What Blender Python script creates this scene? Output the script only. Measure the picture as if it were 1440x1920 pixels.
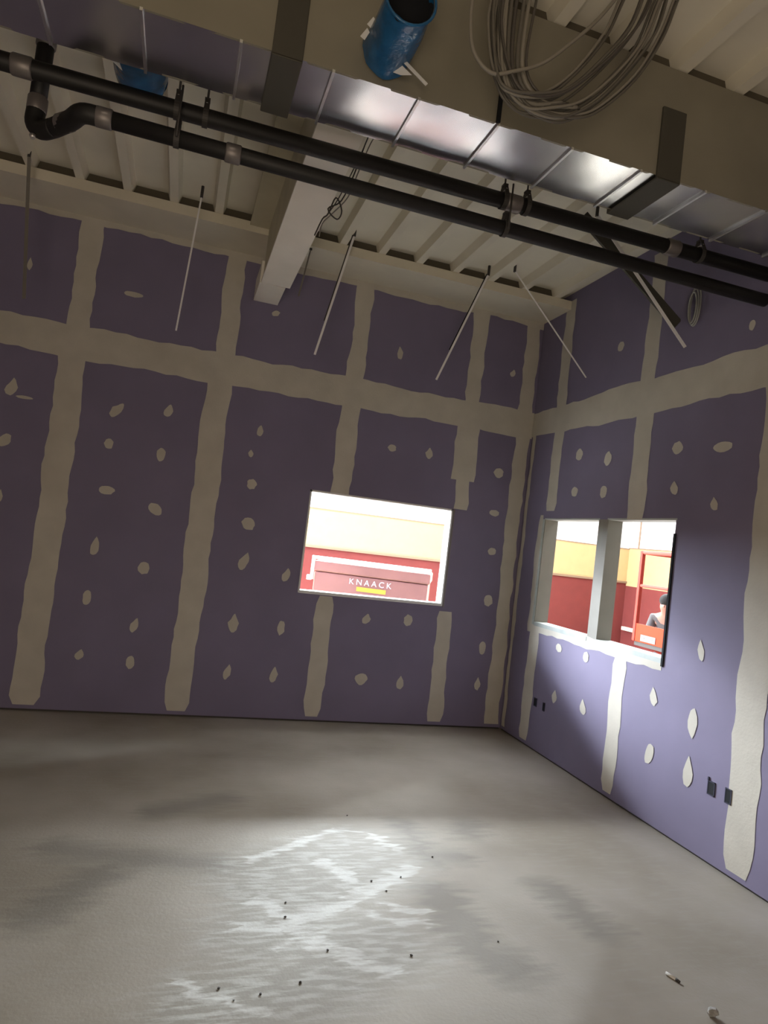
import bpy, bmesh, math, random
from mathutils import Vector, Matrix, Euler
random.seed(7)
R_ = math.radians
for o in list(bpy.data.objects): bpy.data.objects.remove(o)
SC = bpy.context.scene
COL = SC.collection

# ------------------------------------------------------------------ camera
CAMZ = 1.7263
cd = bpy.data.cameras.new('camera'); cam = bpy.data.objects.new('camera', cd); COL.objects.link(cam)
cr = Vector((0.949131, -0.291482, 0.119115)); cu = Vector((-0.127261, -0.009079, 0.991828)); cf = Vector((0.288018, 0.956533, 0.045711))
m = Matrix((cr, cu, -cf)).transposed().to_4x4(); m.translation = (0, 0, CAMZ)
cam.matrix_world = m
cd.sensor_fit = 'VERTICAL'; cd.sensor_height = 36.0; cd.lens = 1271.3077 / 1920 * 36.0
cd.clip_start = 0.05; cd.clip_end = 100
SC.camera = cam

# ------------------------------------------------------------------ world, exposure, lights
w = bpy.data.worlds.new('world'); SC.world = w; w.use_nodes = True
w.node_tree.nodes['Background'].inputs[0].default_value = (0.75, 0.85, 1.0, 1)
w.node_tree.nodes['Background'].inputs[1].default_value = 0.3
SC.view_settings.view_transform = 'Standard'; SC.view_settings.look = 'None'
SC.view_settings.gamma = 1.0; SC.view_settings.use_curve_mapping = False
SC.view_settings.exposure = 0.0

def area(name, loc, target, sx, sy, power, color, spread=180):
    l = bpy.data.lights.new(name, 'AREA'); l.shape = 'RECTANGLE'; l.size = sx; l.size_y = sy
    l.energy = power; l.color = color; l.spread = R_(spread)
    o = bpy.data.objects.new(name, l); COL.objects.link(o); o.location = loc
    d = Vector(target) - Vector(loc)
    o.rotation_euler = d.to_track_quat('-Z', 'Y').to_euler()
    return o
# rows of hall lamps beyond the far wall and beyond the right wall
area('hall_lamp_row_far', (2.2, 10.3, 3.42), (2.2, 8.0, 1.6), 6.5, 0.25, 1100, (0.90, 0.96, 1.0))
area('hall_lamp_row_left', (-2.2, 10.3, 3.45), (2.0, 6.2, 1.5), 4.0, 0.25, 500, (0.84, 0.91, 1.0))
area('hall_fill_band', (-0.4, 11.9, 3.15), (2.0, 5.0, 1.3), 8.6, 1.9, 5200, (0.83, 0.90, 1.0))  # fill panel added before the white hall wall to light the right wall
area('hall_lamp_row_side', (8.0, 8.8, 3.3), (3.9, 5.0, 1.6), 0.3, 5.0, 900, (0.86, 0.94, 1.0))
area('hall_side_band', (8.7, 7.5, 3.1), (3.6, 5.0, 1.6), 1.4, 6.0, 900, (0.95, 0.97, 1.0))
area('hall_wall_fill_far', (2.5, 10.5, 4.7), (2.5, 12.0, 2.2), 7.0, 0.3, 120, (1.0, 0.95, 0.85))  # unseen fill added to brighten the far hall wall
area('hall_wall_fill_side', (7.7, 8.5, 4.7), (9.0, 8.5, 2.2), 0.3, 7.0, 60, (1.0, 0.95, 0.85))  # likewise added, brightens the side hall wall
area('hall_floor_fill', (2.4, 7.3, 5.2), (2.4, 7.3, 0.0), 7.0, 0.4, 40, (1.0, 0.98, 0.94))  # unseen downlight added to brighten the hall floor mirrored in the duct
# unseen warm fills added behind the camera for ambient: doorway panel and low uplight
area('doorway_fill', (-1.0, -2.9, 1.2), (0.0, 5.0, 0.6), 1.8, 2.0, 62, (1.0, 0.78, 0.56))
area('rear_fill', (-0.5, -1.2, 0.4), (0.9, 3.4, 4.2), 1.6, 0.5, 26, (1.0, 0.87, 0.70))

# ------------------------------------------------------------------ materials
def mat(name, col, rough=0.7, metal=0.0, var=0.0, scale=6.0, bump=0.0, bscale=40.0, emit=None, estr=0.0, alpha=None, stretch=None):
    mt = bpy.data.materials.new(name); mt.use_nodes = True
    nt = mt.node_tree; b = nt.nodes['Principled BSDF']
    b.inputs['Base Color'].default_value = (*col, 1); b.inputs['Roughness'].default_value = rough
    b.inputs['Metallic'].default_value = metal
    g = nt.nodes.new('ShaderNodeNewGeometry')
    if var > 0:
        n = nt.nodes.new('ShaderNodeTexNoise'); n.inputs['Scale'].default_value = scale; n.inputs['Detail'].default_value = 5
        src = g.outputs['Position']
        if stretch:
            mp = nt.nodes.new('ShaderNodeVectorMath'); mp.operation = 'MULTIPLY'; mp.inputs[1].default_value = stretch
            nt.links.new(src, mp.inputs[0]); src = mp.outputs[0]
        nt.links.new(src, n.inputs['Vector'])
        r = nt.nodes.new('ShaderNodeValToRGB')
        r.color_ramp.elements[0].position = 0.3; r.color_ramp.elements[1].position = 0.7
        r.color_ramp.elements[0].color = (*[c * (1 - var) for c in col], 1)
        r.color_ramp.elements[1].color = (*[min(1, c * (1 + var)) for c in col], 1)
        nt.links.new(n.outputs['Fac'], r.inputs[0]); nt.links.new(r.outputs[0], b.inputs['Base Color'])
    if bump > 0:
        n2 = nt.nodes.new('ShaderNodeTexNoise'); n2.inputs['Scale'].default_value = bscale; n2.inputs['Detail'].default_value = 4
        nt.links.new(g.outputs['Position'], n2.inputs['Vector'])
        bp = nt.nodes.new('ShaderNodeBump'); bp.inputs['Strength'].default_value = bump; bp.inputs['Distance'].default_value = 0.01
        nt.links.new(n2.outputs['Fac'], bp.inputs['Height']); nt.links.new(bp.outputs[0], b.inputs['Normal'])
    if emit:
        b.inputs['Emission Color'].default_value = (*emit, 1); b.inputs['Emission Strength'].default_value = estr
    if alpha is not None:
        b.inputs['Alpha'].default_value = alpha
    return mt
M = {}
M['board'] = mat('purple_wallboard', (0.195, 0.172, 0.265), 0.75, var=0.06, scale=2.5)
M['mud'] = mat('joint_compound', (0.53, 0.50, 0.43), 0.8, var=0.08, scale=4, bump=0.15, bscale=60)
M['deck'] = mat('painted_roof_deck', (0.78, 0.735, 0.61), 0.6, var=0.06, scale=2)
M['beam'] = mat('painted_steel_beam', (0.72, 0.67, 0.54), 0.6, var=0.06, scale=3)
M['beam_low'] = mat('pale_beam_flange', (0.90, 0.86, 0.77), 0.5, var=0.05, scale=3)
M['web'] = mat('olive_steel_web', (0.62, 0.58, 0.43), 0.65, var=0.1, scale=3)
M['flute_shade'] = mat('dark_flute_shade', (0.10, 0.085, 0.06), 0.9)
M['plate'] = mat('concrete_block_grey', (0.35, 0.33, 0.30), 0.8)
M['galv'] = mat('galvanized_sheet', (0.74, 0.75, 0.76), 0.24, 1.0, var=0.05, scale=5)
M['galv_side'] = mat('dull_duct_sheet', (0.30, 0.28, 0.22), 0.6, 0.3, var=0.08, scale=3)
M['seam'] = mat('duct_seam_metal', (0.8, 0.8, 0.8), 0.35, 1.0)
M['shade_band'] = mat('dark_shade_band', (0.07, 0.065, 0.05), 0.75)
M['pipe'] = mat('black_pipe', (0.012, 0.011, 0.010), 0.55, var=0.2, scale=8)
M['coupling'] = mat('grey_coupling_band', (0.22, 0.20, 0.19), 0.45, 0.5)
M['steel'] = mat('bright_steel', (0.7, 0.68, 0.66), 0.4, 0.8)
M['wire'] = mat('dull_wire', (0.30, 0.28, 0.25), 0.5, 0.5)
M['white_metal'] = mat('pale_zinc_strip', (0.9, 0.89, 0.89), 0.4, 0.0)
M['dark_metal'] = mat('dark_steel', (0.06, 0.055, 0.05), 0.6, 0.3)
M['blue'] = mat('blue_plastic_film', (0.016, 0.115, 0.27), 0.22, var=0.35, scale=10, bump=0.6, bscale=18)
M['black'] = mat('dark_void', (0.004, 0.005, 0.008), 0.9)
M['foil'] = mat('torn_white_film', (0.8, 0.8, 0.78), 0.3)
M['cable'] = mat('grey_cable_jacket', (0.13, 0.12, 0.10), 0.5, var=0.1)
M['cable_dark'] = mat('dark_cable_jacket', (0.09, 0.08, 0.07), 0.5)
M['cable_pale'] = mat('pale_cable_jacket', (0.26, 0.24, 0.20), 0.5)
M['sill'] = mat('white_sill_plaster', (0.42, 0.46, 0.44), 0.7, var=0.15)
M['jamb'] = mat('grey_jamb_board', (0.24, 0.23, 0.20), 0.75, var=0.05)
M['bead'] = mat('corner_bead_white', (0.72, 0.74, 0.72), 0.5)
M['cream'] = mat('cream_wall_paint', (0.52, 0.37, 0.18), 0.8, var=0.03)
M['red'] = mat('red_wall_paint', (0.17, 0.028, 0.024), 0.8, var=0.05)
M['white'] = mat('white_wall_paint', (0.9, 0.9, 0.88), 0.8)
M['brown'] = mat('brown_rail', (0.25, 0.17, 0.11), 0.7)
M['chest'] = mat('red_tan_steel_chest', (0.33, 0.16, 0.11), 0.5, var=0.15, scale=1.5)
M['chest_rail'] = mat('cream_tube', (0.85, 0.72, 0.58), 0.5)
M['yellow'] = mat('yellow_stripe', (0.75, 0.50, 0.04), 0.6)
M['letter'] = mat('white_lettering', (0.9, 0.85, 0.75), 0.6)
M['orange'] = mat('orange_paint', (0.40, 0.035, 0.004), 0.9)
M['redpost'] = mat('red_orange_paint', (0.34, 0.035, 0.018), 0.85)
M['rubber'] = mat('black_rubber', (0.02, 0.02, 0.02), 0.8)
M['skin'] = mat('skin', (0.28, 0.14, 0.10), 0.6)
M['hair'] = mat('dark_hair', (0.006, 0.005, 0.004), 0.9)
M['shirt'] = mat('grey_shirt', (0.07, 0.065, 0.065), 0.85, bump=0.3, bscale=20)
M['trousers'] = mat('dark_trousers', (0.05, 0.055, 0.07), 0.85)
M['clear'] = mat('cloudy_plastic_hose', (0.35, 0.36, 0.34), 0.3)
M['stone'] = mat('grey_rubble', (0.40, 0.39, 0.37), 0.9, var=0.3, scale=60)
M['paper'] = mat('white_scrap', (0.75, 0.74, 0.70), 0.8)
M['box'] = mat('blue_black_box', (0.03, 0.03, 0.06), 0.6)
M['hallfloor'] = mat('hall_floor_concrete', (0.4, 0.38, 0.35), 0.7)

def floor_material():
    mt = bpy.data.materials.new('concrete_slab'); mt.use_nodes = True
    nt = mt.node_tree; N = nt.nodes; L = nt.links; b = N['Principled BSDF']
    def nd(t, **k):
        n = N.new(t)
        for a, v in k.items(): setattr(n, a, v)
        return n
    def noise(vec, sc, det=5):
        n = nd('ShaderNodeTexNoise'); n.inputs['Scale'].default_value = sc; n.inputs['Detail'].default_value = det
        L.new(vec, n.inputs['Vector']); return n
    def math_(op, a, b_=None, c=None, clamp=False):
        n = nd('ShaderNodeMath', operation=op, use_clamp=clamp)
        for i, x in enumerate((a, b_, c)):
            if x is None: continue
            if isinstance(x, (int, float)): n.inputs[i].default_value = x
            else: L.new(x, n.inputs[i])
        return n.outputs[0]
    def vm(op, a, b_=None, s=None):
        n = nd('ShaderNodeVectorMath', operation=op)
        if isinstance(a, tuple): n.inputs[0].default_value = a
        else: L.new(a, n.inputs[0])
        if b_ is not None:
            if isinstance(b_, tuple): n.inputs[1].default_value = b_
            else: L.new(b_, n.inputs[1])
        if s is not None:
            if isinstance(s, float): n.inputs['Scale'].default_value = s
            else: L.new(s, n.inputs['Scale'])
        return n
    pos = nd('ShaderNodeNewGeometry').outputs['Position']
    # trowel streaks run along x
    st = vm('MULTIPLY', pos, (3.0, 14.0, 1.0)).outputs[0]
    nz = noise(st, 1.6, 6)
    off = vm('SUBTRACT', nz.outputs['Color'], (0.5, 0.5, 0.5)).outputs[0]
    off = vm('MULTIPLY', off, (0.34, 0.10, 0.0)).outputs[0]
    p = vm('ADD', pos, off).outputs[0]
    def seg(a, b2, r):
        ba = Vector((b2[0] - a[0], b2[1] - a[1], 0)); l2 = ba.length_squared
        pa = vm('SUBTRACT', p, (a[0], a[1], 0.0)).outputs[0]
        dt = vm('DOT_PRODUCT', pa, tuple(ba)).outputs['Value']
        h = math_('MULTIPLY', dt, 1 / l2, clamp=True)
        sc = vm('SCALE', tuple(ba), s=h).outputs[0]
        d = vm('LENGTH', vm('SUBTRACT', pa, sc).outputs[0]).outputs['Value']
        return math_('SUBTRACT', d, r)
    def field(strokes, soft):
        acc = None
        for a, b2, r in strokes:
            s = seg(a, b2, r); acc = s if acc is None else math_('MINIMUM', acc, s)
        return math_('SUBTRACT', 1.0, math_('DIVIDE', acc, soft, clamp=True), clamp=True)
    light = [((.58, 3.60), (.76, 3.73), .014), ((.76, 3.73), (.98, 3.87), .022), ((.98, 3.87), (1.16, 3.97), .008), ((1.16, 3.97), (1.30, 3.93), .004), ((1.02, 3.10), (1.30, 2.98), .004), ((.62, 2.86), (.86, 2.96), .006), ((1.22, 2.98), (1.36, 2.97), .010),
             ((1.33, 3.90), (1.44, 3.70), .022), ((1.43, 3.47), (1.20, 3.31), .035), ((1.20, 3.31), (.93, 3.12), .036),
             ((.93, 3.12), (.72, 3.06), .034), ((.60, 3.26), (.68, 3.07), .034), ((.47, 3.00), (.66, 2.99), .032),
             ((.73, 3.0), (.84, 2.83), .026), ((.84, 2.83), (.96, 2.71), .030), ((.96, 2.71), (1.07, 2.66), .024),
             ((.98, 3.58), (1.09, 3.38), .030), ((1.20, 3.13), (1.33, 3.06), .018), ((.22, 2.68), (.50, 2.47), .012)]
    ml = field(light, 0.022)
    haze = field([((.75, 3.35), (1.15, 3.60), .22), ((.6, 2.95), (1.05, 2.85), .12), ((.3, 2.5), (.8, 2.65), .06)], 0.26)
    dark = [((-.38, 3.78), (.01, 3.65), .03), ((.01, 3.65), (.42, 3.58), .02), ((-.1, 3.55), (-.36, 3.16), .04),
            ((.10, 4.22), (.52, 4.42), .03), ((1.57, 4.02), (1.60, 3.55), .012), ((1.50, 3.25), (1.50, 2.75), .05),
            ((1.50, 2.75), (1.60, 2.62), .05), ((2.14, 3.24), (2.19, 2.84), .03), ((1.62, 3.62), (1.76, 3.60), .015), ((1.95, 3.9), (2.02, 4.0), .02)]
    md = field(dark, 0.14)
    n1 = noise(pos, 0.9, 9); n2 = noise(st, 2.4, 8); n3 = noise(pos, 55, 3)
    base = nd('ShaderNodeValToRGB')
    base.color_ramp.elements[0].position = 0.32; base.color_ramp.elements[0].color = (.31, .275, .215, 1)
    base.color_ramp.elements[1].position = 0.68; base.color_ramp.elements[1].color = (.49, .455, .39, 1)
    L.new(n1.outputs['Fac'], base.inputs[0])
    def mix(c1, c2, f):
        n = nd('ShaderNodeMix', data_type='RGBA')
        if isinstance(f, float): n.inputs[0].default_value = f
        else: L.new(f, n.inputs[0])
        for i, c in ((6, c1), (7, c2)):
            if isinstance(c, tuple): n.inputs[i].default_value = (*c, 1)
            else: L.new(c, n.inputs[i])
        return n.outputs[2]
    streak = math_('MULTIPLY', math_('SUBTRACT', n2.outputs['Fac'], 0.5, clamp=True), 0.9, clamp=True)
    c = mix(base.outputs[0], (.45, .44, .41), streak)
    c = mix(c, (.19, .175, .15), math_('MULTIPLY', md, 0.55))
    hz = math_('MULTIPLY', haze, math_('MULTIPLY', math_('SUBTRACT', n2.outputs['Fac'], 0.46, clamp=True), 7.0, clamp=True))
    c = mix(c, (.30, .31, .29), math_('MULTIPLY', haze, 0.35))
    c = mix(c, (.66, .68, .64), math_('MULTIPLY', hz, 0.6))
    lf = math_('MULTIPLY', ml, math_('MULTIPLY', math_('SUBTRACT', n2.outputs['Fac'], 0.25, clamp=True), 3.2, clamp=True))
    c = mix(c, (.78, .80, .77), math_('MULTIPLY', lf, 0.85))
    L.new(c, b.inputs['Base Color']); b.inputs['Roughness'].default_value = 0.62
    bp = nd('ShaderNodeBump'); bp.inputs['Strength'].default_value = 0.12; bp.inputs['Distance'].default_value = 0.01
    L.new(n3.outputs['Fac'], bp.inputs['Height']); L.new(bp.outputs[0], b.inputs['Normal'])
    return mt
M['floor'] = floor_material()

# ------------------------------------------------------------------ helpers
class MB:
    def __init__(s): s.v = []; s.f = []; s.mi = []; s.sm = []
    def add(s, vs, fs, mi=0, smooth=False):
        b = len(s.v); s.v += [tuple(v) for v in vs]
        for f in fs: s.f.append([b + i for i in f]); s.mi.append(mi); s.sm.append(smooth)
        return s
    def box(s, x0, x1, y0, y1, z0, z1, mi=0):
        vs = [(x, y, z) for x in (x0, x1) for y in (y0, y1) for z in (z0, z1)]
        return s.add(vs, [(0, 1, 3, 2), (4, 6, 7, 5), (0, 4, 5, 1), (2, 3, 7, 6), (0, 2, 6, 4), (1, 5, 7, 3)], mi)
    def tube(s, pts, r, seg=10, mi=0, closed=False, caps=True):
        pts = [Vector(p) for p in pts]; n = len(pts)
        rr = r if isinstance(r, (list, tuple)) else [r] * n
        prev = None; rings = []
        for i, p in enumerate(pts):
            if closed: t = (pts[(i + 1) % n] - pts[i - 1])
            else: t = (pts[min(i + 1, n - 1)] - pts[max(i - 1, 0)])
            t.normalize()
            if prev is None:
                a = Vector((0, 0, 1)) if abs(t.z) < 0.9 else Vector((1, 0, 0))
                u = t.cross(a).normalized()
            else:
                u = (prev - t * prev.dot(t)).normalized()
            prev = u; v = t.cross(u)
            rings.append([p + (u * math.cos(2 * math.pi * k / seg) + v * math.sin(2 * math.pi * k / seg)) * rr[i] for k in range(seg)])
        vs = [q for g in rings for q in g]; fs = []
        for i in range(n if closed else n - 1):
            j = (i + 1) % n
            for k in range(seg):
                l = (k + 1) % seg
                fs.append((i * seg + k, j * seg + k, j * seg + l, i * seg + l))
        s.add(vs, fs, mi, True)
        if caps and not closed:
            b = len(s.v) - n * seg
            s.f.append([b + k for k in range(seg)][::1]); s.mi.append(mi); s.sm.append(False)
            s.f.append([b + (n - 1) * seg + k for k in range(seg)][::-1]); s.mi.append(mi); s.sm.append(False)
        return s
    def bar(s, a, b, wdt, thk, up=(0, 1, 0), mi=0):
        a = Vector(a); b = Vector(b); t = (b - a).normalized(); u = Vector(up); u = (u - t * u.dot(t)).normalized(); v = t.cross(u)
        vs = [p + v * sx * wdt / 2 + u * sy * thk / 2 for p in (a, b) for sx in (-1, 1) for sy in (-1, 1)]
        return s.add(vs, [(0, 1, 3, 2), (4, 6, 7, 5), (0, 4, 5, 1), (2, 3, 7, 6), (0, 2, 6, 4), (1, 5, 7, 3)], mi)
    def build(s, name, mats, parent=None, loc=None, bevel=0):
        me = bpy.data.meshes.new(name)
        off = Vector(loc) if loc is not None else Vector((0, 0, 0))
        me.from_pydata([tuple(Vector(v) - off) for v in s.v], [], s.f)
        if not isinstance(mats, (list, tuple)): mats = [mats]
        for mm in mats: me.materials.append(mm)
        me.polygons.foreach_set('material_index', s.mi); me.polygons.foreach_set('use_smooth', s.sm)
        bm = bmesh.new(); bm.from_mesh(me); bmesh.ops.recalc_face_normals(bm, faces=bm.faces); bm.to_mesh(me); bm.free()
        me.update()
        o = bpy.data.objects.new(name, me); COL.objects.link(o)
        if loc is not None: o.location = off
        if parent is not None:
            o.parent = parent
            if loc is None: o.matrix_parent_inverse = Matrix.Translation(-Vector(parent.location))
        if bevel > 0:
            bv = o.modifiers.new('bevel', 'BEVEL'); bv.width = bevel; bv.segments = 2; bv.limit_method = 'ANGLE'
        return o
def tag(o, label, cat, group=None, kind=None):
    if label: o['label'] = label
    if cat: o['category'] = cat
    if group: o['group'] = group
    if kind: o['kind'] = kind
    return o
def empty(name, loc, label, cat, group=None):
    o = bpy.data.objects.new(name, None); COL.objects.link(o); o.location = loc; o.empty_display_size = 0.1
    return tag(o, label, cat, group)
def struct(o, label=None, cat=None):
    o['kind'] = 'structure'
    if label: o['label'] = label
    if cat: o['category'] = cat
    return o
def catmull(pts, n=6):
    pts = [Vector(p) for p in pts]; out = []
    P = [pts[0] * 2 - pts[1]] + pts + [pts[-1] * 2 - pts[-2]]
    for i in range(1, len(P) - 2):
        for k in range(n):
            t = k / n; a, b, c, d = P[i - 1], P[i], P[i + 1], P[i + 2]
            out.append(0.5 * ((2 * b) + (c - a) * t + (2 * a - 5 * b + 4 * c - d) * t * t + (3 * b - a - 3 * c + d) * t ** 3))
    out.append(pts[-1]); return out

# ------------------------------------------------------------------ room dimensions
D = 6.24; W = 3.363; H = 4.27; XL = -4.6; YR = -3.0; T = 0.125
W1 = (1.155, 2.575, 1.20, 2.13)                 # far-wall opening x0 x1 z0 z1
W2 = (4.92, 5.785, 1.15, 2.14)                  # right-wall openings y0 y1 z0 z1
W3 = (4.0, 4.79, 1.15, 2.14)
HX, HY = 9.0, 12.0                              # the hall outside

# surface-coordinate painters for the joint compound: fn(u, z, off) -> point
def fb(u, z, off): return (u, D - off, z)
def fr(u, z, off): return (W - off, u, z)
def vband(mb, fn, u, z0, z1, wd, off, round_ends=True, tail=(0, 0)):
    n = max(2, int((z1 - z0) / 0.07)); L = []; Rr = []
    a = b = 0
    for i in range(n + 1):
        z = z0 + (z1 - z0) * i / n
        a = a * 0.55 + random.uniform(-.011, .011); b = b * 0.55 + random.uniform(-.011, .011)
        k = 1.0
        if round_ends and i in (0, n): k = 0.72
        L.append((u - wd / 2 * k + a, z)); Rr.append((u + wd / 2 * k + b, z))
    vs = [fn(x, z, off) for x, z in L] + [fn(x, z, off) for x, z in Rr]
    mb.add(vs, [(i, i + 1, n + 2 + i, n + 1 + i) for i in range(n)], 1)
def hband(mb, fn, u0, u1, z, ht, off):
    n = int(abs(u1 - u0) / 0.09); a = b = 0; T_ = []; B_ = []
    for i in range(n + 1):
        u = u0 + (u1 - u0) * i / n
        a = a * 0.6 + random.uniform(-.012, .012); b = b * 0.6 + random.uniform(-.012, .012)
        T_.append((u, z + ht / 2 + a)); B_.append((u, z - ht / 2 + b))
    vs = [fn(x, y, off) for x, y in T_] + [fn(x, y, off) for x, y in B_]
    mb.add(vs, [(i, i + 1, n + 2 + i, n + 1 + i) for i in range(n)], 1)
def patch(mb, fn, u, z, wd, ht, ang, off):
    k = random.random(); n = 14; vs = []
    ca, sa = math.cos(R_(ang)), math.sin(R_(ang))
    for i in range(n):
        t = 2 * math.pi * i / n
        x = math.cos(t) * wd / 2 * (1 + random.uniform(-.14, .14)); y = math.sin(t) * ht / 2 * (1 + random.uniform(-.1, .1))
        if ht > wd * 1.25:
            x *= (1 - 0.62 * max(0, y / (ht / 2))) if k > .25 else 1
            if k > .6: x += 0.012 * math.sin(y * 20)
        vs.append(fn(u + x * ca - y * sa, z + x * sa + y * ca, off))
    mb.add(vs, [tuple(range(n))], 1)

BACK_PATCH= [(-1.436,2.642,0.086,0.148,0),(-1.335,2.571,0.133,0.026,0),(-1.434,2.197,0.085,0.121,-40),(-0.609,2.593,0.085,0.155,-25),(-0.194,2.656,0.079,0.112,0),(-0.639,2.291,0.076,0.091,0),(-0.207,2.265,0.074,0.120,0),(-0.605,1.894,0.126,0.073,0),(-0.194,1.782,0.123,0.092,-35),(-0.636,1.409,0.071,0.162,-5),(-0.220,1.265,0.096,0.110,0),(-0.642,0.967,0.070,0.126,0),(-0.235,0.769,0.065,0.127,-15),(-0.639,0.489,0.070,0.089,0),(-0.229,0.447,0.073,0.109,0),(0.616,2.608,0.062,0.106,0),(0.601,2.115,0.085,0.096,0),(0.618,1.756,0.123,0.105,-30),(0.623,1.416,0.085,0.162,-5),(1.019,1.330,0.074,0.126,0),(0.600,0.854,0.094,0.162,0),(1.031,0.844,0.068,0.135,0),(0.599,0.414,0.070,0.133,0),(1.017,0.414,0.073,0.144,8),(1.850,0.422,0.115,0.110,0),(2.244,0.408,0.077,0.132,0),(1.831,0.993,0.079,0.101,0),(2.251,1.012,0.093,0.113,0),(3.036,2.571,0.106,0.097,0),(3.039,2.162,0.106,0.065,0),(3.057,1.774,0.094,0.075,0),(3.077,1.279,0.100,0.117,0),(3.071,0.800,0.076,0.127,0),(3.062,0.442,0.064,0.127,0),(-0.610,3.607,0.153,0.046,0),(0.619,3.703,0.076,0.049,20),(1.848,3.577,0.065,0.123,20),(2.269,2.656,0.078,0.104,0),(-1.435,3.681,0.040,0.106,0),(-1.405,1.736,0.038,0.105,0),(0.557,2.392,0.047,0.068,0),(1.882,2.648,0.086,0.071,0),(3.071,3.608,0.059,0.076,0)]
RIGHT_PATCH= [(5.317,2.724,0.103,0.109,0),(4.886,2.653,0.097,0.119,0),(5.331,2.390,0.103,0.087,0),(4.897,2.374,0.090,0.109,0),(4.058,2.661,0.111,0.095,0),(3.628,2.625,0.158,0.073,0),(4.049,2.369,0.077,0.101,0),(3.654,2.245,0.065,0.093,0),(5.319,0.989,0.094,0.073,20),(4.900,0.990,0.081,0.086,0),(4.048,0.877,0.076,0.123,0),(4.038,0.480,0.081,0.156,15),(3.659,0.805,0.078,0.193,0),(3.658,0.484,0.083,0.197,0),(3.646,1.277,0.055,0.136,0),(5.304,0.563,0.076,0.116,0),(4.871,0.584,0.088,0.124,0),(4.865,3.606,0.090,0.086,0),(3.480,3.404,0.053,0.072,0),(4.441,3.992,0.080,0.097,0),(3.120,1.159,0.029,0.072,0)]

# ------------------------------------------------------------------ structure: floor
f = MB(); f.box(XL - .2, HX + .2, YR - .2, HY + .2, -0.15, 0.0)
struct(f.build('floor', M['floor']), 'bare grey concrete slab with white plaster smears', 'floor')

# far wall, with the opening, its joint compound in the same mesh
wb = MB()
G = 0.018                                        # board stops just above the slab
def slab_wall_x(mb, x0, x1, y0, y1, z0, z1, hole, mi=0):
    hx0, hx1, hz0, hz1 = hole
    mb.box(x0, hx0, y0, y1, z0, z1, mi); mb.box(hx1, x1, y0, y1, z0, z1, mi)
    mb.box(hx0, hx1, y0, y1, z0, hz0, mi); mb.box(hx0, hx1, y0, y1, hz1, z1, mi)
slab_wall_x(wb, XL, W, D, D + T, G, 4.40, W1)
wb.box(XL, W, D + 0.02, D + T - .02, 0, G, 2)
J = [-1.023 - 1.2192 * 2, -1.023 - 1.2192, -1.023, 0.196, 1.4154, 2.6346]
ZB = 3.11
for i, x in enumerate(J):
    if i == 4:
        vband(wb, fb, x, 0.05, W1[2] - .03, .175, .0022); vband(wb, fb, x + .01, W1[3] + .0, ZB, .19, .0022, False)
    elif i == 5:
        vband(wb, fb, x, 0.05, 1.13, .165, .0022); vband(wb, fb, x + .03, 2.15, 2.44, .15, .0022, False); vband(wb, fb, x + .02, 2.44, ZB, .25, .0022, False)
    else:
        vband(wb, fb, x + .012, 0.05, ZB, .215, .0022)
    vband(wb, fb, x + .02, ZB, 4.18, .165, .0022, False)
hband(wb, fb, XL, W, ZB, .27, .0028)
hband(wb, fb, XL, W, 4.165, .07, .0030)
vband(wb, fb, W - .105, 0.05, 4.17, .15, .0024, False)
for p in BACK_PATCH: patch(wb, fb, *p, .0032)
struct(wb.build('wall_back', [M['board'], M['mud'], M['dark_metal']]), 'purple wallboard far wall with pale taped joints', 'wall')

# right wall with two openings
wr = MB()
def wr_box(y0, y1, z0, z1, mi=0): wr.box(W, W + T, y0, y1, z0, z1, mi)
wr_box(YR, W3[0], G, 4.40); wr_box(W2[1], D + T, G, 4.40)
wr_box(W3[0], W2[1], G, W2[2]); wr_box(W3[0], W2[1], W2[3], 4.40)
wr_box(W3[1], W2[0], W2[2], W2[3], 3)
wr.box(W + .02, W + T - .02, YR, D, 0, G, 2)
RJ = [5.73, 4.459, 3.215, 1.99, 0.77, -.45, -1.67]
for i, y in enumerate(RJ):
    if i == 0:
        vband(wr, fr, y + .035, 0.05, W2[2] - .04, .17, .0022); vband(wr, fr, y - .02, 2.22, ZB, .18, .0022)
    elif i == 1:
        vband(wr, fr, y, 0.05, W2[2] - .07, .155, .0022); vband(wr, fr, y, W2[3] + .0, ZB, .20, .0022, False)
    else:
        vband(wr, fr, y, 0.05, ZB, .215, .0022)
    vband(wr, fr, y, ZB, 4.27, .165, .0022, False)
hband(wr, fr, YR, D, ZB, .27, .0028)
vband(wr, fr, D - .06, 0.05, ZB, .06, .0024, False)
vband(wr, fr, 5.86, W2[2] - .1, W2[3] + .04, .09, .0026)
# loose compound under the openings
hband(wr, fr, 4.0, 5.9, W2[2] - .045, .085, .0030)
for p in RIGHT_PATCH: patch(wr, fr, *p, .0034)
struct(wr.build('wall_right', [M['board'], M['mud'], M['dark_metal'], M['jamb']]), 'purple wallboard right wall with two openings', 'wall')

wl = MB(); wl.box(XL - T, XL, YR, D + T, 0, 4.40)
struct(wl.build('wall_left', M['board']))
we = MB(); slab_wall_x(we, XL, W, YR - T, YR, 0, 4.40, (-1.9, -0.1, 0, 2.2))
struct(we.build('wall_rear', M['board']))

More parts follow.
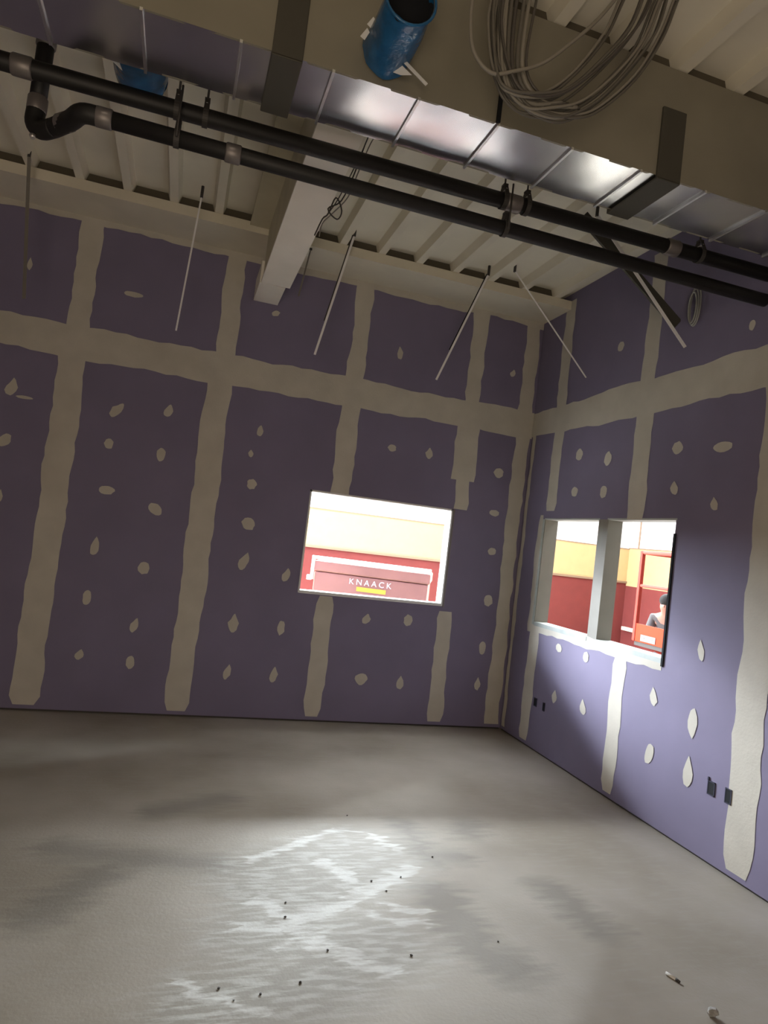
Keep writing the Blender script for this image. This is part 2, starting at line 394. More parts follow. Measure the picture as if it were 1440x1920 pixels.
# window liners: sill, jambs, head and corner bead of every opening
wn = MB()
x0, x1, z0, z1 = W1
wn.box(x0, x1, D - .004, D + T + .012, z0 - .022, z0 + .004, 0)                      # sill
wn.box(x1 - .004, x1 + .012, D - .005, D + T + .012, z0 - .02, z1 + .012, 0)            # right jamb
wn.box(x0 - .012, x0 + .004, D - .005, D + T + .012, z0 - .02, z1 + .012, 0)
wn.box(x0 - .012, x1 + .012, D - .005, D + T + .012, z1 - .004, z1 + .012, 0)
wn.box(x1 + .016, x1 + .030, D - .009, D - .001, z0 - .03, z1 + .012, 1)
o = wn.build('window_1', [M['bead'], M['coupling']]); struct(o, 'wide opening in the far wall with white corner bead', 'window')
for nm, (y0, y1, z0, z1), lb in (('window_2', W2, 'narrow opening in the right wall nearer the room corner'), ('window_3', W3, 'narrow opening in the right wall farther from the corner')):
    wn = MB()
    wn.box(W - .006, W + T + .012, y0, y1, z0 - .03, z0 + .006, 0)
    wn.box(W - .002, W + T + .012, y1 - .004, y1 + .010, z0, z1, 2)
    wn.box(W + .004, W + T + .012, y0 - .010, y0 + .004, z0, z1, 2)
    wn.box(W - .002, W + T + .012, y0 - .01, y1 + .01, z1 - .004, z1 + .010, 0)
    if nm == 'window_3':
        wn.box(W - .010, W + .02, y0 - .016, y0 + .003, z0 - .05, z1 - .1, 1)  # black strip put in for the shadow gap along the near edge
    else:
        wn.box(W - .008, W + .004, y1 + .004, y1 + .035, z0 - .02, z1, 0)
    o = wn.build(nm, [M['sill'], M['black'], M['jamb']]); struct(o, lb, 'window')

# fluted roof deck
dk = MB(); prof = []
k = 0; pitch = .355; x = -1.06 - pitch * 10
while x < W - .05:
    prof += [(x - .055, H + .075), (x - .032, H), (x + .032, H), (x + .055, H + .075)]; x += pitch
prof = [(XL, H + .075)] + prof + [(W, H + .075)]
prof = [p for p in prof if XL <= p[0] <= W]
n = len(prof)
vs = [(a, YR, b) for a, b in prof] + [(a, D, b) for a, b in prof] + [(a, YR, b + .02) for a, b in prof] + [(a, D, b + .02) for a, b in prof]
dk.add(vs, [(i, i + 1, n + i + 1, n + i) for i in range(n - 1)] + [(2 * n + i, 2 * n + i + 1, 3 * n + i + 1, 3 * n + i) for i in range(n - 1)], 0)
x = -1.06 - pitch * 10
while x < W - .3:                                # dark plates fill the flutes, standing in for shade over beam and duct
    for yy in (D - .47, 2.86):
        a_, b_ = x + .034, x + pitch - .034
        dk.add([(a_, yy, H + .001), (b_, yy, H + .001), (b_ - .022, yy, H + .073), (a_ + .022, yy, H + .073), (a_, yy + .03, H + .001), (b_, yy + .03, H + .001), (b_ - .022, yy + .03, H + .073), (a_ + .022, yy + .03, H + .073)],
               [(0, 1, 2, 3), (7, 6, 5, 4), (0, 4, 5, 1), (1, 5, 6, 2), (2, 6, 7, 3), (3, 7, 4, 0)], 1)
    x += pitch
dk.box(XL - T, W + T, YR - T, D + T, 4.40, 4.45)
struct(dk.build('ceiling', [M['deck'], M['flute_shade']]), 'beige fluted metal roof deck', 'ceiling')

# hall beyond: walls painted red, cream and white, and a roof
hb = MB()
hb.box(-6, HX + .2, HY, HY + .15, 0, 1.50, 0); hb.box(-6, HX + .2, HY, HY + .15, 1.54, 2.20, 1); hb.box(-6, HX + .2, HY, HY + .15, 2.22, 5.4, 2)
hb.box(-6, HX + .2, HY - .03, HY + .15, 1.50, 1.54, 3); hb.box(-6, HX + .2, HY - .01, HY + .15, 2.20, 2.22, 3)
struct(hb.build('wall_hall_far', [M['red'], M['cream'], M['white'], M['brown']]), 'hall wall seen through the opening, red below cream', 'wall')
hs = MB()
hs.box(HX, HX + .15, YR, HY, 0, 1.45, 0); hs.box(HX, HX + .15, YR, HY, 1.45, 2.22, 1); hs.box(HX, HX + .15, YR, HY, 2.24, 5.4, 2)
hs.box(HX - .01, HX + .15, YR, HY, 2.22, 2.24, 3)
for y in (13, 11.7, 10.4, 9.1, 7.8, 6.5, 5.2): 
    if y < HY: hs.box(HX - .015, HX, y - .02, y + .02, 2.24, 5.0, 3)
struct(hs.build('wall_hall_side', [M['red'], M['cream'], M['white'], M['brown']]), 'hall wall seen through the right openings, red below cream', 'wall')
hc = MB(); hc.box(-6, HX + .2, D + T, HY + .2, 5.4, 5.5); hc.box(W + T, HX + .2, YR, D + T, 5.4, 5.5)
struct(hc.build('ceiling_hall', M['white']))

# ------------------------------------------------------------------ beams
eb = MB(); eb.box(XL, W, 5.735, D - .001, 4.185, H - .001)
tag(eb.build('ceiling_beam', M['beam']), 'long beige beam along the top of the far wall', 'beam')
root = empty('steel_beam', (.54, 4.7, 3.78), 'pale underside steel beam running from the duct to the far wall', 'beam')
ib = MB()
ib.box(.425, .640, 3.23, 5.73, 3.80, 4.24)
ib.build('web', M['web'], root)
ib = MB(); ib.box(.265, .80, 3.23, 5.73, 4.235, 4.265); ib.build('top_plate', M['web'], root)
ib = MB(); ib.box(.415, .660, 3.23, 5.738, 3.78, 3.802); ib.build('bottom_flange', M['beam_low'], root)
ib = MB(); ib.box(.405, .625, 5.75, D - .004, 3.78, 3.97); o = ib.build('bearing_plate', M['beam_low'], root)

# ------------------------------------------------------------------ duct
DY0, DY1, DZ0, DZ1 = 2.81, 3.20, 3.70, 4.262
root = empty('sheet_metal_duct', (0, 3.0, 3.70), 'large rectangular galvanized duct crossing the room under the ceiling', 'duct')
db = MB()
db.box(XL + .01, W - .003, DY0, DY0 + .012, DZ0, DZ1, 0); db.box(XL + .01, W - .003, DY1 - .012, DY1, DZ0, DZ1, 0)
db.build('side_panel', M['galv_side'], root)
sx = [x for x in [.39 * i for i in range(-11, 9)]]
xs = [.39 * i - 0.0 for i in range(-11, 9)] + [W - .004]
for a, b in zip(xs[:-1], xs[1:]):                  # each underside sheet dishes a little between its seams
    p = MB(); nx, ny = 10, 6; vs = []
    sg = random.choice((1, 1, -1)) * random.uniform(.5, 1)
    for i in range(nx + 1):
        for j in range(ny + 1):
            u = i / nx; v = j / ny
            vs.append((a + (b - a) * u, DY0 + (DY1 - DY0) * v, DZ0 - .0045 * sg * math.sin(math.pi * u) * math.sin(math.pi * v) + .0008 * math.sin(9 * u + 5 * v + a)))
    p.add(vs, [(i * (ny + 1) + j, (i + 1) * (ny + 1) + j, (i + 1) * (ny + 1) + j + 1, i * (ny + 1) + j + 1) for i in range(nx) for j in range(ny)], 0, True)
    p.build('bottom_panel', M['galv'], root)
    s_ = MB(); s_.box(a - .006, a + .006, DY0 - .004, DY1 + .004, DZ0 - .012, DZ0 + .002); s_.build('seam', M['seam'], root)
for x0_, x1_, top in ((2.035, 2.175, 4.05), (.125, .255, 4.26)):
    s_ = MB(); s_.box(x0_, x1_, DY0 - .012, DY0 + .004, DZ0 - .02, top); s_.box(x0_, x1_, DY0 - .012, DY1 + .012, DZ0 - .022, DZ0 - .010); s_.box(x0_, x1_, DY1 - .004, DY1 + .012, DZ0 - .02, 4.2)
    s_.build('duct_shade_band', M['shade_band'], root, bevel=.004)  # shadow bands across the duct, built as solid dark strips
s_ = MB(); s_.box(1.155, 1.172, DY0 - .015, DY0 + .002, 3.70, 3.84); s_.build('clip', M['black'], root)

# blue film covered round takeoffs
def takeoff(y0, y1, cx, cz, r, open_end, label):
    rt = empty('duct_takeoff', (cx, y0, cz), label, 'duct collar')
    mb = MB(); n = 28; m_ = 9; vs = []
    for i in range(m_ + 1):
        t = i / m_; y = y0 + (y1 - y0) * t
        for k in range(n):
            a = 2 * math.pi * k / n
            rr = r * (1 + .035 * math.sin(3 * a + 4 * t) + .025 * math.sin(7 * a - 6 * t)) * (1.10 - .12 * t)
            vs.append((cx + rr * math.cos(a), y, cz + rr * math.sin(a)))
    fs = [(i * n + k, (i + 1) * n + k, (i + 1) * n + (k + 1) % n, i * n + (k + 1) % n) for i in range(m_) for k in range(n)]
    mb.add(vs, fs, 0, True)
    mb.build('plastic_wrap', M['blue'], rt)
    e = MB(); vs = []; q = 5
    for i in range(q + 1):
        rr = r * .985 * math.cos(i / q * math.pi / 2); dy = (y1 - y0) * (-.35 if open_end else .14) * math.sin(i / q * math.pi / 2)
        for k in range(n): a = 2 * math.pi * k / n; vs.append((cx + rr * math.cos(a), y1 + dy, cz + rr * math.sin(a)))
    e.add(vs, [(i * n + k, (i + 1) * n + k, (i + 1) * n + (k + 1) % n, i * n + (k + 1) % n) for i in range(q) for k in range(n)], 0, True)
    e.build('opening' if open_end else 'film_cap', M['black'] if open_end else M['blue'], rt)
    return rt
t1 = takeoff(DY0 - .012, 2.47, .605, 3.835, .098, True, 'blue film wrapped round duct collar with dark open end facing the room')
c = MB(); c.tube([(.605 + .103 * math.cos(a), 2.468, 3.835 + .103 * math.sin(a)) for a in [2 * math.pi * i / 32 for i in range(32)]], .006, 8, closed=True)
c.build('rim', M['blue'], t1)
t2 = takeoff(DY1 + .012, 3.60, -.45, 3.915, .125, False, 'blue film covered round duct collar hanging behind the duct at left')
# loose torn strips of film below the near collar
def flap(pts, name, mt, parent=None):
    a = MB(); n = len(pts)
    top = [Vector(p) + Vector((0, .002, .002)) for p in pts]; bot = [Vector(p) - Vector((0, .002, .002)) for p in pts]
    a.add(top + bot, [tuple(range(n)), tuple(range(2 * n - 1, n - 1, -1))] + [(i, (i + 1) % n, n + (i + 1) % n, n + i) for i in range(n)])
    return a.build(name, mt, parent)
flap([(.575, 2.765, 3.775), (.62, 2.745, 3.80), (.655, 2.73, 3.765), (.71, 2.72, 3.725), (.665, 2.735, 3.72), (.62, 2.76, 3.74)], 'torn_flap', M['foil'], t1)
a = MB(); a.bar((.625, 2.72, 3.80), (.775, 2.70, 3.69), .014, .004); a.build('hanging_strip', M['foil'], t1)
flap([(.487, 2.70, 3.86), (.51, 2.70, 3.90), (.535, 2.70, 3.875), (.51, 2.70, 3.845)], 'torn_flap', M['foil'], t1)
flap([(.465, 2.70, 3.80), (.49, 2.70, 3.845), (.502, 2.70, 3.83), (.485, 2.70, 3.79)], 'torn_flap', M['foil'], t1)
flap([(-.585, 3.235, 3.90), (-.577, 3.24, 3.78), (-.555, 3.26, 3.745), (-.50, 3.30, 3.73), (-.545, 3.26, 3.80)], 'torn_flap', M['foil'], t2)

# ------------------------------------------------------------------ pipes
PR = .042
P1Y, P1Z = 3.43, 3.70; P2Y, P2Z = 3.395, 3.54
def p1y(x): return P1Y + .015 - .065 * (x + 1.0) / 4.36 if x > -1 else P1Y + .015
def collar(pt, axis, r, ln, parent, mt=None, name='coupling'):
    c = MB(); a = Vector(axis).normalized(); p = Vector(pt)
    c.tube([p - a * ln / 2, p - a * ln * .42, p + a * ln * .42, p + a * ln / 2], [r * 1.06, r * 1.16, r * 1.16, r * 1.06], 20)
    return c.build(name, mt or M['coupling'], parent)
root = empty('overhead_pipe', (0, P1Y, P1Z), 'black pipe running beside the duct, upper of the two parallel pipes', 'pipe')
c = MB(); c.tube([(XL + .1, P1Y + .02, P1Z), (-1.0, P1Y + .015, P1Z), (W - .003, P1Y - .05, P1Z)], PR, 20); c.build('pipe_run', M['pipe'], root)
for x in (-.94, 1.56, 2.62): collar((x, p1y(x), P1Z), (1, 0, 0), PR, .09, root)
root = empty('overhead_pipe', (0, P2Y, P2Z), 'black pipe with elbow and riser at left, lower of the two parallel pipes', 'pipe')
PR2 = .040
pth = [(W - .003, P2Y, P2Z), (.3, P2Y, P2Z), (-.563, P2Y, P2Z)]
c = MB(); c.tube(pth, PR2, 20); c.build('pipe_run', M['pipe'], root)
c = MB(); c.tube(catmull([(-.563, P2Y, P2Z), (-.657, P2Y + .01, P2Z), (-.722, P2Y + .10, P2Z - .002), (-.807, P2Y + .20, P2Z - .005)], 5), PR2 * 1.12, 20); c.build('elbow', M['pipe'], root)
c = MB(); c.tube(catmull([(-.807, P2Y + .20, P2Z - .005), (-.872, P2Y + .25, P2Z - .008), (-.912, P2Y + .27, P2Z + .03), (-.912, P2Y + .27, P2Z + .11)], 5), PR2 * 1.12, 20); c.build('elbow', M['pipe'], root)
c = MB(); c.tube([(-.912, P2Y + .27, P2Z + .08), (-.912, P2Y + .27, H - .003)], PR2, 20); c.build('riser', M['pipe'], root)
for pt, ax in (((-.563, P2Y, P2Z), (1, 0, 0)), ((.032, P2Y, P2Z), (1, 0, 0)), ((-.75, P2Y + .135, P2Z), (-.7, .7, 0)), ((-.912, P2Y + .27, P2Z + .12), (0, 0, 1)), ((-.912, P2Y + .27, P2Z + .45), (0, 0, 1))):
    collar(pt, ax, PR2, .075, root)
c = MB(); c.tube([(-.905, P2Y + .24, P2Z - .05), (-.902, P2Y + .235, P2Z - .066)], [.016, .011], 12); c.build('plug', M['steel'], root)

def clevis(x, y, z, r, rt):
    a = MB(); n = 28; pts = [(x, y + math.cos(t) * (r + .004), z + math.sin(t) * (r + .004)) for t in [2 * math.pi * i / n for i in range(n)]]
    for i in range(n):
        p, q = Vector(pts[i]), Vector(pts[(i + 1) % n]); a.bar(p, q, .026, .003, up=(p - Vector((x, y, z))))
    a.build('clevis_band', M['dark_metal'], rt)
    a = MB()
    for s in (-1, 1): a.bar((x, y + s * (r + .008), z + .012), (x, y + s * .014, z + .085), .024, .004, up=(0, 1, 0))
    a.box(x - .013, x + .013, y - .018, y + .018, z + .082, z + .092); a.build('yoke', M['dark_metal'], rt)
def hanger(x, low, label):
    y, z = p1y(x), P1Z
    rt = empty('pipe_hanger', (x, y, P2Z if low else z), label, 'pipe hanger')
    clevis(x, y, z, PR, rt)
    a = MB(); a.tube([(x, y, z + .085), (x, y, H + .07)], .0055, 8); a.build('rod', M['dark_metal'], rt)
    if low:
        a = MB(); a.tube([(x + .02, P2Y - PR - .012, P2Z - .02), (x + .02, P2Y - PR - .012, P1Z + .07)], .0055, 8); a.build('rod', M['dark_metal'], rt)
        clevis(x + .02, P2Y, P2Z, PR2, rt)
    a = MB(); a.tube([(x, y - .03, z + .055), (x, y + .03, z + .055)], .006, 8); a.build('bolt', M['steel'], rt)
hanger(-.255, True, 'dark hanger holding both pipes right of the blue duct cover')
hanger(-.12, False, 'dark clevis hanger on the upper pipe left of the pale beam')
hanger(1.50, True, 'dark hanger holding both pipes under the bright duct underside')
hanger(1.64, False, 'dark clevis hanger on the upper pipe touching the bright duct edge')
hanger(2.82, False, 'dark clevis hanger on the upper pipe next to the right wall')

# ------------------------------------------------------------------ hanging strips and wires
def strip(a, b, wd, mt, mt2, label, cat='hanging strip', name='hanging_strip', group=None):
    rt = empty(name, a, label, cat, group)
    m1 = MB(); m1.bar(a, b, wd, .003, up=(0.3, 1, 0)); m1.build('face', mt, rt)
    if mt2:
        A = Vector(a) + Vector((-.012, .012, 0)); B = A + (Vector(b) - Vector(a)) * .72
        m1 = MB(); m1.bar(A, B, .010, .012, up=(0.3, 1, 0)); m1.build('dark_edge', mt2, rt)
    m1 = MB(); m1.tube([Vector(a) - Vector((0, 0, .012)), Vector((a[0], a[1], H + .074 if a[2] > 4.2 else a[2] + .004))], .012, 10); m1.build('anchor', M['dark_metal'], rt)
strip((-1.385, 5.55, 4.265), (-1.282, 5.55, 3.201), .026, M['wire'], None, 'dull grey strip hanging below the black elbow at far left')
strip((-.141, 5.5, 4.265), (-.196, 5.5, 3.173), .013, M['white_metal'], None, 'thin pale strip hanging before the second far wall panel, left of the pale beam')
strip((1.11, 5.5, 4.265), (.902, 5.5, 3.20), .018, M['white_metal'], M['dark_metal'], 'pale strip hanging just right of the tangled wires')
strip((2.403, 5.6, 4.265), (2.02, 5.6, 3.218), .018, M['white_metal'], M['black'], 'bright slanted strip with dark edge hanging before the far wall above the window')
strip((2.563, 5.4, 4.265), (3.27, 5.2, 3.39), .012, M['white_metal'], None, 'thin strip slanting down across the room corner')
strip((2.60, 4.22, 4.265), (3.275, 3.98, 3.365), .024, M['white_metal'], None, 'brightest white strip slanting down before the right wall')
strip((.80, 5.78, 4.18), (.736, 5.70, 3.72), .012, M['wire'], None, 'short dull strip hanging beside the end of the pale beam')
b = MB(); b.bar((2.52, 4.27, 4.26), (3.345, 4.17, 3.60), .085, .012, up=(0, 1, .0)); b.bar((2.52, 4.30, 4.26), (3.345, 4.20, 3.60), .012, .06, up=(0, 1, 0))  # broad shadow on deck and wall, built as a solid dark bar
tag(b.build('diagonal_shade_band', M['shade_band']), 'wide dark shadow band slanting behind the brightest white strip', 'shadow band')
b = MB()
for i, (rr, dz) in enumerate(((.12, 0), (.105, -.012), (.09, -.02))):
    b.tube([(W - .02 - .012 * i, 4.0 + rr * .42 * math.cos(t), 3.69 + dz + rr * 1.25 * math.sin(t)) for t in [2 * math.pi * k / 26 for k in range(26)]], .006, 8, closed=True)
tag(b.build('hose_coil', M['clear']), 'small coil of cloudy hose hanging on the upper right wall', 'hose')
# tangled wires beside the beam
rt = empty('tangled_wire', (.70, 4.0, 4.26), 'tangle of thin wires with a loop hanging right of the pale beam', 'wire')
for pts, r in (([(.86, 4.0, 4.27), (.815, 4.0, 4.19), (.76, 4.0, 3.95), (.70, 4.0, 3.76), (.625, 4.0, 3.69), (.69, 4.01, 3.645), (.71, 4.0, 3.70), (.665, 4.0, 3.77), (.63, 4.0, 3.66), (.60, 4.0, 3.62), (.565, 4.0, 3.51)], .0045),
               ([(.89, 4.02, 4.27), (.84, 4.02, 4.17), (.78, 4.02, 3.95), (.74, 4.02, 3.80), (.66, 4.02, 3.68), (.605, 4.02, 3.60), (.597, 4.02, 3.52)], .004),
               ([(.83, 3.98, 4.27), (.79, 3.98, 4.10), (.72, 3.98, 3.88), (.67, 3.98, 3.74), (.62, 3.98, 3.64)], .0035)):
    c = MB(); c.tube(catmull(pts, 4), r, 6); c.build('wire_strand', M['wire'] if r == .004 else M['dark_metal'], rt)

# ------------------------------------------------------------------ cable coil hung in front of the duct
STR=[
[(1.736,4.247),(1.688,4.061),(1.577,3.857),(1.428,3.668),(1.287,3.567),(1.138,3.566),(1.045,3.638),(0.980,3.772),(0.968,3.969),(1.02,4.26)],
[(1.79,4.262),(1.731,4.052),(1.620,3.835),(1.457,3.643),(1.336,3.578),(1.188,3.559),(1.076,3.581),(1.0,3.70),(.99,3.95),(1.05,4.26)],
[(1.54,4.26),(1.512,4.166),(1.413,4.001),(1.279,3.839),(1.168,3.723),(1.055,3.650),(0.975,3.626),(0.899,3.668),(0.861,3.754),(0.860,3.930),(.92,4.26)],
[(1.64,4.26),(1.603,4.199),(1.544,4.012),(1.434,3.833),(1.299,3.674),(1.159,3.595),(1.041,3.570),(0.976,3.615),(0.930,3.799),(0.922,3.953),(.96,4.26)],
[(1.66,4.26),(1.642,4.214),(1.593,4.052),(1.481,3.872),(1.346,3.700),(1.232,3.607),(1.101,3.571),(1.02,3.63),(.965,3.8),(.955,4.0),(1.0,4.26)],
[(1.57,4.26),(1.538,4.176),(1.468,3.985),(1.337,3.778),(1.202,3.643),(1.060,3.609),(0.979,3.683),(0.947,3.850),(0.945,3.961),(.98,4.26)],
[(1.73,4.26),(1.709,4.238),(1.628,3.993),(1.515,3.813),(1.378,3.653),(1.236,3.574),(1.116,3.548),(1.01,3.62),(.975,3.85),(1.01,4.26)],
]
rt = empty('cable_coil', (1.3, 2.45, 4.26), 'big loose coil of grey cables hanging from the deck before the duct', 'cable')
cm = [M['cable'], M['cable_pale'], M['cable'], M['cable_dark']]
k = 0
for i, s in enumerate(STR):
    for rep in range(3 if i != 2 else 1):
        dx, dz, dy = random.uniform(-.018, .018), random.uniform(-.014, .014), random.uniform(-.05, .04)
        pts = [(x + dx + random.uniform(-.005, .005), 2.45 + dy + random.uniform(-.008, .008), min(z + dz * (1 if z < 4.2 else 0), 4.262)) for x, z in s]
        c = MB(); c.tube(catmull(pts, 6), .0062 if i != 2 else .0075, 8); c.build('cable_loop', cm[k % 4] if i != 2 else M['cable_pale'], rt); k += 1
for j, (xa, xb) in enumerate(((.99, 1.03), (1.015, 1.045), (1.04, 1.06), (1.065, 1.08), (1.09, 1.10), (.945, .985), (1.115, 1.115))):
    c = MB(); c.tube(catmull([(xa + .04, 2.45 + .012 * (j % 3), 4.262), (xa, 2.44 + .01 * (j % 3), 3.95), (xb, 2.45, 3.64 + .01 * j), (xb + .12, 2.46, 3.58 + .006 * j), (xb + .26, 2.45, 3.62)], 5), .009 if j < 5 else .006, 8)
    c.build('cable_tail', cm[(j + 1) % 4], rt)

# ------------------------------------------------------------------ wall boxes
def wallbox(y, z, label, wd=.05, ht=.075, tab=True):
    rt = empty('electrical_box', (W, y, z), label, 'electrical box', 'empty electrical boxes low on the right wall')
    a = MB(); t = .006
    a.box(W - .006, W + .0, y - wd / 2, y - wd / 2 + t, z - ht / 2, z + ht / 2); a.box(W - .006, W, y + wd / 2 - t, y + wd / 2, z - ht / 2, z + ht / 2)
    a.box(W - .006, W, y - wd / 2, y + wd / 2, z - ht / 2, z - ht / 2 + t); a.box(W - .006, W, y - wd / 2, y + wd / 2, z + ht / 2 - t, z + ht / 2)
    a.build('rim', M['box'], rt)
    a = MB(); a.box(W - .0045, W - .0035, y - wd / 2 + t, y + wd / 2 - t, z - ht / 2 + t, z + ht / 2 - t); a.build('dark_interior', M['black'], rt)
    if tab:
        a = MB(); a.box(W - .007, W - .001, y + wd / 2 - .008, y + wd / 2 + .002, z + ht / 2, z + ht / 2 + .02); a.build('mounting_ear', M['box'], rt)
wallbox(5.61, .435, 'dark box beside the first taped joint from the corner', tab=False)
wallbox(5.46, .43, 'small dark box a hand right of the first one under the left opening', .03, tab=False)
wallbox(3.452, .458, 'dark square box left of the widest taped joint', .06, .085)
wallbox(3.316, .462, 'dark box cut into the edge of the widest taped joint', .05, .09, False)

# ------------------------------------------------------------------ debris on the slab
a = MB(); a.tube([(2.285, 2.50, .007), (2.30, 2.455, .007)], .0065, 10); rt = a.build('paper_scrap', M['paper']); tag(rt, 'small white rolled scrap with dark tip on the slab at lower right', 'scrap')
a = MB(); a.tube([(2.30, 2.4545, .007), (2.305, 2.437, .006)], [.0068, .005], 10); a.build('dark_tip', M['dark_metal'], rt)
def pebble(x, y, r, label, mt, name='rubble_crumb', group=None, flat=.6):
    me = bpy.data.meshes.new(name); bm = bmesh.new(); bmesh.ops.create_icosphere(bm, subdivisions=2, radius=r)
    for v in bm.verts: v.co *= random.uniform(.75, 1.2); v.co.z *= flat
    mz = min(v.co.z for v in bm.verts)
    for v in bm.verts: v.co.z -= mz
    bm.to_mesh(me); bm.free(); me.materials.append(mt)
    o = bpy.data.objects.new(name, me); COL.objects.link(o); o.location = (x, y, 0); tag(o, label, 'rubble', group); return o
pebble(2.288, 2.235, .022, 'broken grey and white lump at the bottom right edge', M['stone'], 'rubble_lump', None, .8)
for i, (x, y) in enumerate([(1.25, 4.16), (.71, 3.19), (.69, 3.07), (1.35, 3.39), (1.18, 3.36), (1.18, 2.74), (.83, 2.81), (.68, 2.62), (.52, 2.57), (.42, 2.55), (.37, 2.62), (1.61, 3.6), (1.62, 2.8), (1.23, 3.26)]):
    pebble(x, y, random.uniform(.004, .0065), 'tiny dark crumb lying on the plaster-smeared slab', M['dark_metal'], 'rubble_crumb', 'dark crumbs scattered around the plaster smears')

# ------------------------------------------------------------------ hall: storage chest
rt = empty('storage_chest', (2.25, 7.7, 0), 'reddish steel tool chest with pale top rail outside the far opening', 'tool chest')
ang = math.atan2(-.55, 1.30); L_ = 1.41
def CH(u, v, z): return (1.61 + u * math.cos(ang) - v * math.sin(ang), 8.0 + u * math.sin(ang) + v * math.cos(ang), z)
def cbox(mb, u0, u1, v0, v1, z0, z1, mi=0):
    vs = [CH(u, v, z) for u in (u0, u1) for v in (v0, v1) for z in (z0, z1)]
    mb.add(vs, [(0, 1, 3, 2), (4, 6, 7, 5), (0, 4, 5, 1), (2, 3, 7, 6), (0, 2, 6, 4), (1, 5, 7, 3)], mi)
c = MB(); cbox(c, .02, L_ - .02, .02, .75, .16, 1.30); c.build('chest_body', M['chest'], rt, bevel=.015)
c = MB(); cbox(c, .0, L_, 0, .77, 1.305, 1.43); c.build('lid', M['chest'], rt, bevel=.02)
c = MB(); cbox(c, -.0, L_, -.02, .02, 1.445, 1.485); cbox(c, -.02, .02, -.02, .02, 1.20, 1.485); cbox(c, -.06, .0, -.02, .02, 1.19, 1.25); c.build('top_rail', M['chest_rail'], rt, bevel=.008)
c = MB(); cbox(c, .55, .90, .012, .02, 1.125, 1.175); c.build('stripe', M['yellow'], rt)
for u in (.1, 1.2):
    for v in (.1, .6):
        c = MB(); c.tube([CH(u - .02, v, .08), CH(u + .03, v, .08)], .08, 18); c.build('caster', M['rubber'], rt)
        c = MB(); cbox(c, u - .04, u + .04, v - .04, v + .04, .10, .17); c.build('caster_fork', M['dark_metal'], rt)
def text(body, size, loc, rot, mt, parent, name='lettering'):
    cu_ = bpy.data.curves.new(name, 'FONT'); cu_.body = body; cu_.size = size; cu_.extrude = .002; cu_.space_character = 1.5
    tmp = bpy.data.objects.new(name, cu_); COL.objects.link(tmp); bpy.context.view_layer.update()
    me = bpy.data.meshes.new_from_object(tmp.evaluated_get(bpy.context.evaluated_depsgraph_get())); bpy.data.objects.remove(tmp)
    me.materials.clear(); me.materials.append(mt)
    o = bpy.data.objects.new(name, me); COL.objects.link(o); o.location = Vector(loc) - Vector(parent.location); o.rotation_euler = rot; o.parent = parent; return o
text('KNAACK', .095, CH(.45, .012, 1.20), (R_(90), 0, ang), M['letter'], rt)

# hall: scissor lift
rt = empty('scissor_lift', (5.5, 5.9, 0), 'orange and red scissor lift outside the right openings', 'scissor lift')
c = MB(); c.box(5.05, 5.75, 5.0, 6.4, .14, .46); c.build('chassis', M['orange'], rt, bevel=.02)
for x in (5.06, 5.74):
    for y in (5.2, 6.2):
        c = MB(); c.tube([(x - .05, y, .15), (x + .05, y, .15)], .15, 22); c.build('wheel', M['rubber'], rt)
c = MB()
for x in (5.15, 5.65):
    for z0_, z1_ in ((.46, .70), (.70, .94)):
        c.bar((x, 5.1, z0_), (x, 6.3, z1_), .05, .03, up=(1, 0, 0)); c.bar((x + .04, 6.3, z0_), (x + .04, 5.1, z1_), .05, .03, up=(1, 0, 0))
c.build('scissor_arms', M['redpost'], rt)
c = MB(); c.box(5.0, 5.8, 4.95, 6.42, .94, .99); c.build('platform', M['dark_metal'], rt)
for x in (4.985, 5.80): c = MB(); c.box(x, x + .015, 4.95, 6.40, .985, 1.18); c.build('toe_panel', M['orange'], rt)
c = MB(); c.box(4.980, 4.986, 6.06, 6.30, 1.0, 1.07); c.build('decal', M['coupling'], rt)
for y in (6.24, 6.11): c = MB(); c.box(4.976, 4.981, y, y + .042, 1.027, 1.057); c.build('decal_mark', M['letter'], rt)
for x in (5.0, 5.8):
    for y in (6.42, 4.96):
        c = MB(); c.box(x - .022, x + .022, y - .022, y + .022, .985, 1.985); c.build('guard_post', M['redpost'], rt, bevel=.006)
for z, rr in ((1.97, .022), (1.60, .018)):
    for a, b in [((5.0, 4.96, z), (5.0, 6.42, z)), ((5.8, 4.96, z), (5.8, 6.42, z))] + ([((5.0, 6.42, z), (5.8, 6.42, z)), ((5.0, 4.96, z), (5.8, 4.96, z))] if z > 1.8 else []):
        c = MB(); c.tube([a, b], rr, 12); c.build('guard_rail', M['redpost'], rt)

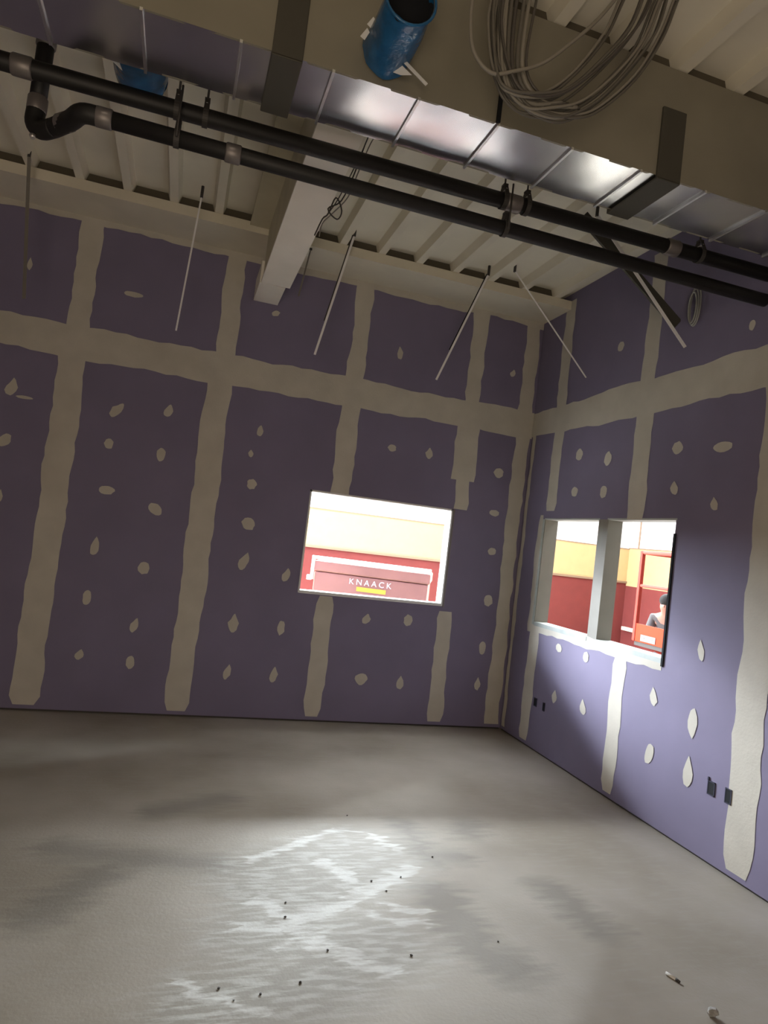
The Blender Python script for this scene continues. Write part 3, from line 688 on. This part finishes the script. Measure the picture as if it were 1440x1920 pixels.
# hall: a worker stooping behind the lift
def skin(name, verts, edges, radii, mt, parent, levels=2):
    me = bpy.data.meshes.new(name); me.from_pydata(verts, edges, []); o = bpy.data.objects.new(name, me); COL.objects.link(o)
    md = o.modifiers.new('skin', 'SKIN'); md.use_smooth_shade = True
    for i, r in enumerate(radii):
        me.skin_vertices[0].data[i].radius = r if isinstance(r, tuple) else (r, r)
    me.skin_vertices[0].data[0].use_root = True
    s = o.modifiers.new('sub', 'SUBSURF'); s.levels = levels; s.render_levels = levels
    me.materials.append(mt); o.parent = parent; return o
pr = empty('person', (6.20, 7.26, 0), 'person with dark hair in grey top stooping behind the scissor lift', 'person'); pr.rotation_euler = (0, 0, R_(215))
V = [(0, 0, .90), (.05, 0, 1.02), (.16, 0, 1.14), (.24, 0, 1.22), (.30, 0, 1.28), (.35, 0, 1.35), (.36, 0, 1.42),
     (0, .10, .86), (.06, .11, .47), (-.02, .11, .08), (.14, .12, .035), (0, -.10, .86), (.06, -.11, .47), (-.02, -.11, .08), (.14, -.12, .035),
     (.22, .17, 1.20), (.27, .22, .95), (.45, .16, .90), (.53, .14, .90), (.22, -.17, 1.20), (.27, -.22, .95), (.45, -.16, .90), (.53, -.14, .90)]
E_ = [(0, 1), (1, 2), (2, 3), (3, 4), (4, 5), (5, 6), (0, 7), (7, 8), (8, 9), (9, 10), (0, 11), (11, 12), (12, 13), (13, 14), (3, 15), (15, 16), (16, 17), (17, 18), (3, 19), (19, 20), (20, 21), (21, 22)]
Rr_ = [(.12, .15), (.11, .14), (.12, .16), (.10, .14), (.05, .05), (.085, .08), (.075, .07), .085, .06, .042, .035, .085, .06, .042, .035, .055, .045, .032, .03, .055, .045, .032, .03]
skin('body', V, E_, Rr_, M['skin'], pr)
V2 = V[:4] + [V[15], V[16], V[19], V[20]]; skin('top', V2, [(0, 1), (1, 2), (2, 3), (3, 4), (4, 5), (3, 6), (6, 7)], [(.135, .165), (.13, .16), (.135, .175), (.115, .15), .068, .056, .068, .056], M['shirt'], pr)
V3 = [V[0], V[7], V[8], V[9], V[11], V[12], V[13]]; skin('trousers', V3, [(0, 1), (1, 2), (2, 3), (0, 4), (4, 5), (5, 6)], [(.13, .155), .097, .07, .055, .097, .07, .055], M['trousers'], pr)
def ell(name, c_, r, mt, parent):
    me = bpy.data.meshes.new(name); bm = bmesh.new(); bmesh.ops.create_uvsphere(bm, u_segments=20, v_segments=12, radius=1)
    for v in bm.verts: v.co = Vector((v.co.x * r[0], v.co.y * r[1], v.co.z * r[2])) + Vector(c_)
    for f_ in bm.faces: f_.smooth = True
    bm.to_mesh(me); bm.free(); me.materials.append(mt); o = bpy.data.objects.new(name, me); COL.objects.link(o); o.parent = parent; return o
ell('hair', (.335, 0, 1.435), (.098, .088, .085), M['hair'], pr)
for s in (-1, 1):
    ell('eye', (.435, s * .03, 1.39), (.010, .012, .008), M['hair'], pr)
    for k in range(5):
        a = (k - 1.5) * .018
        c = MB(); y0_ = s * .14
        pts = [(.53, y0_ + a, .90), (.57, y0_ + a * 1.2, .895), (.60 - .01 * abs(k - 2), y0_ + a * 1.25, .87)] if k < 4 else [(.53, y0_ - s * .03, .90), (.555, y0_ - s * .055, .885), (.575, y0_ - s * .055, .865)]
        c.tube(pts, [.011, .010, .008], 8); c.build('finger', M['skin']).parent = pr
ell('nose', (.445, 0, 1.365), (.018, .012, .016), M['skin'], pr)
# shelf rail fixed on the hall wall behind the lift
c = MB(); c.box(HX - .08, HX - .002, 11.0, 11.9, .55, .62); tag(c.build('wall_shelf', M['chest_rail']), 'pale shelf rail low on the red hall wall', 'shelf')
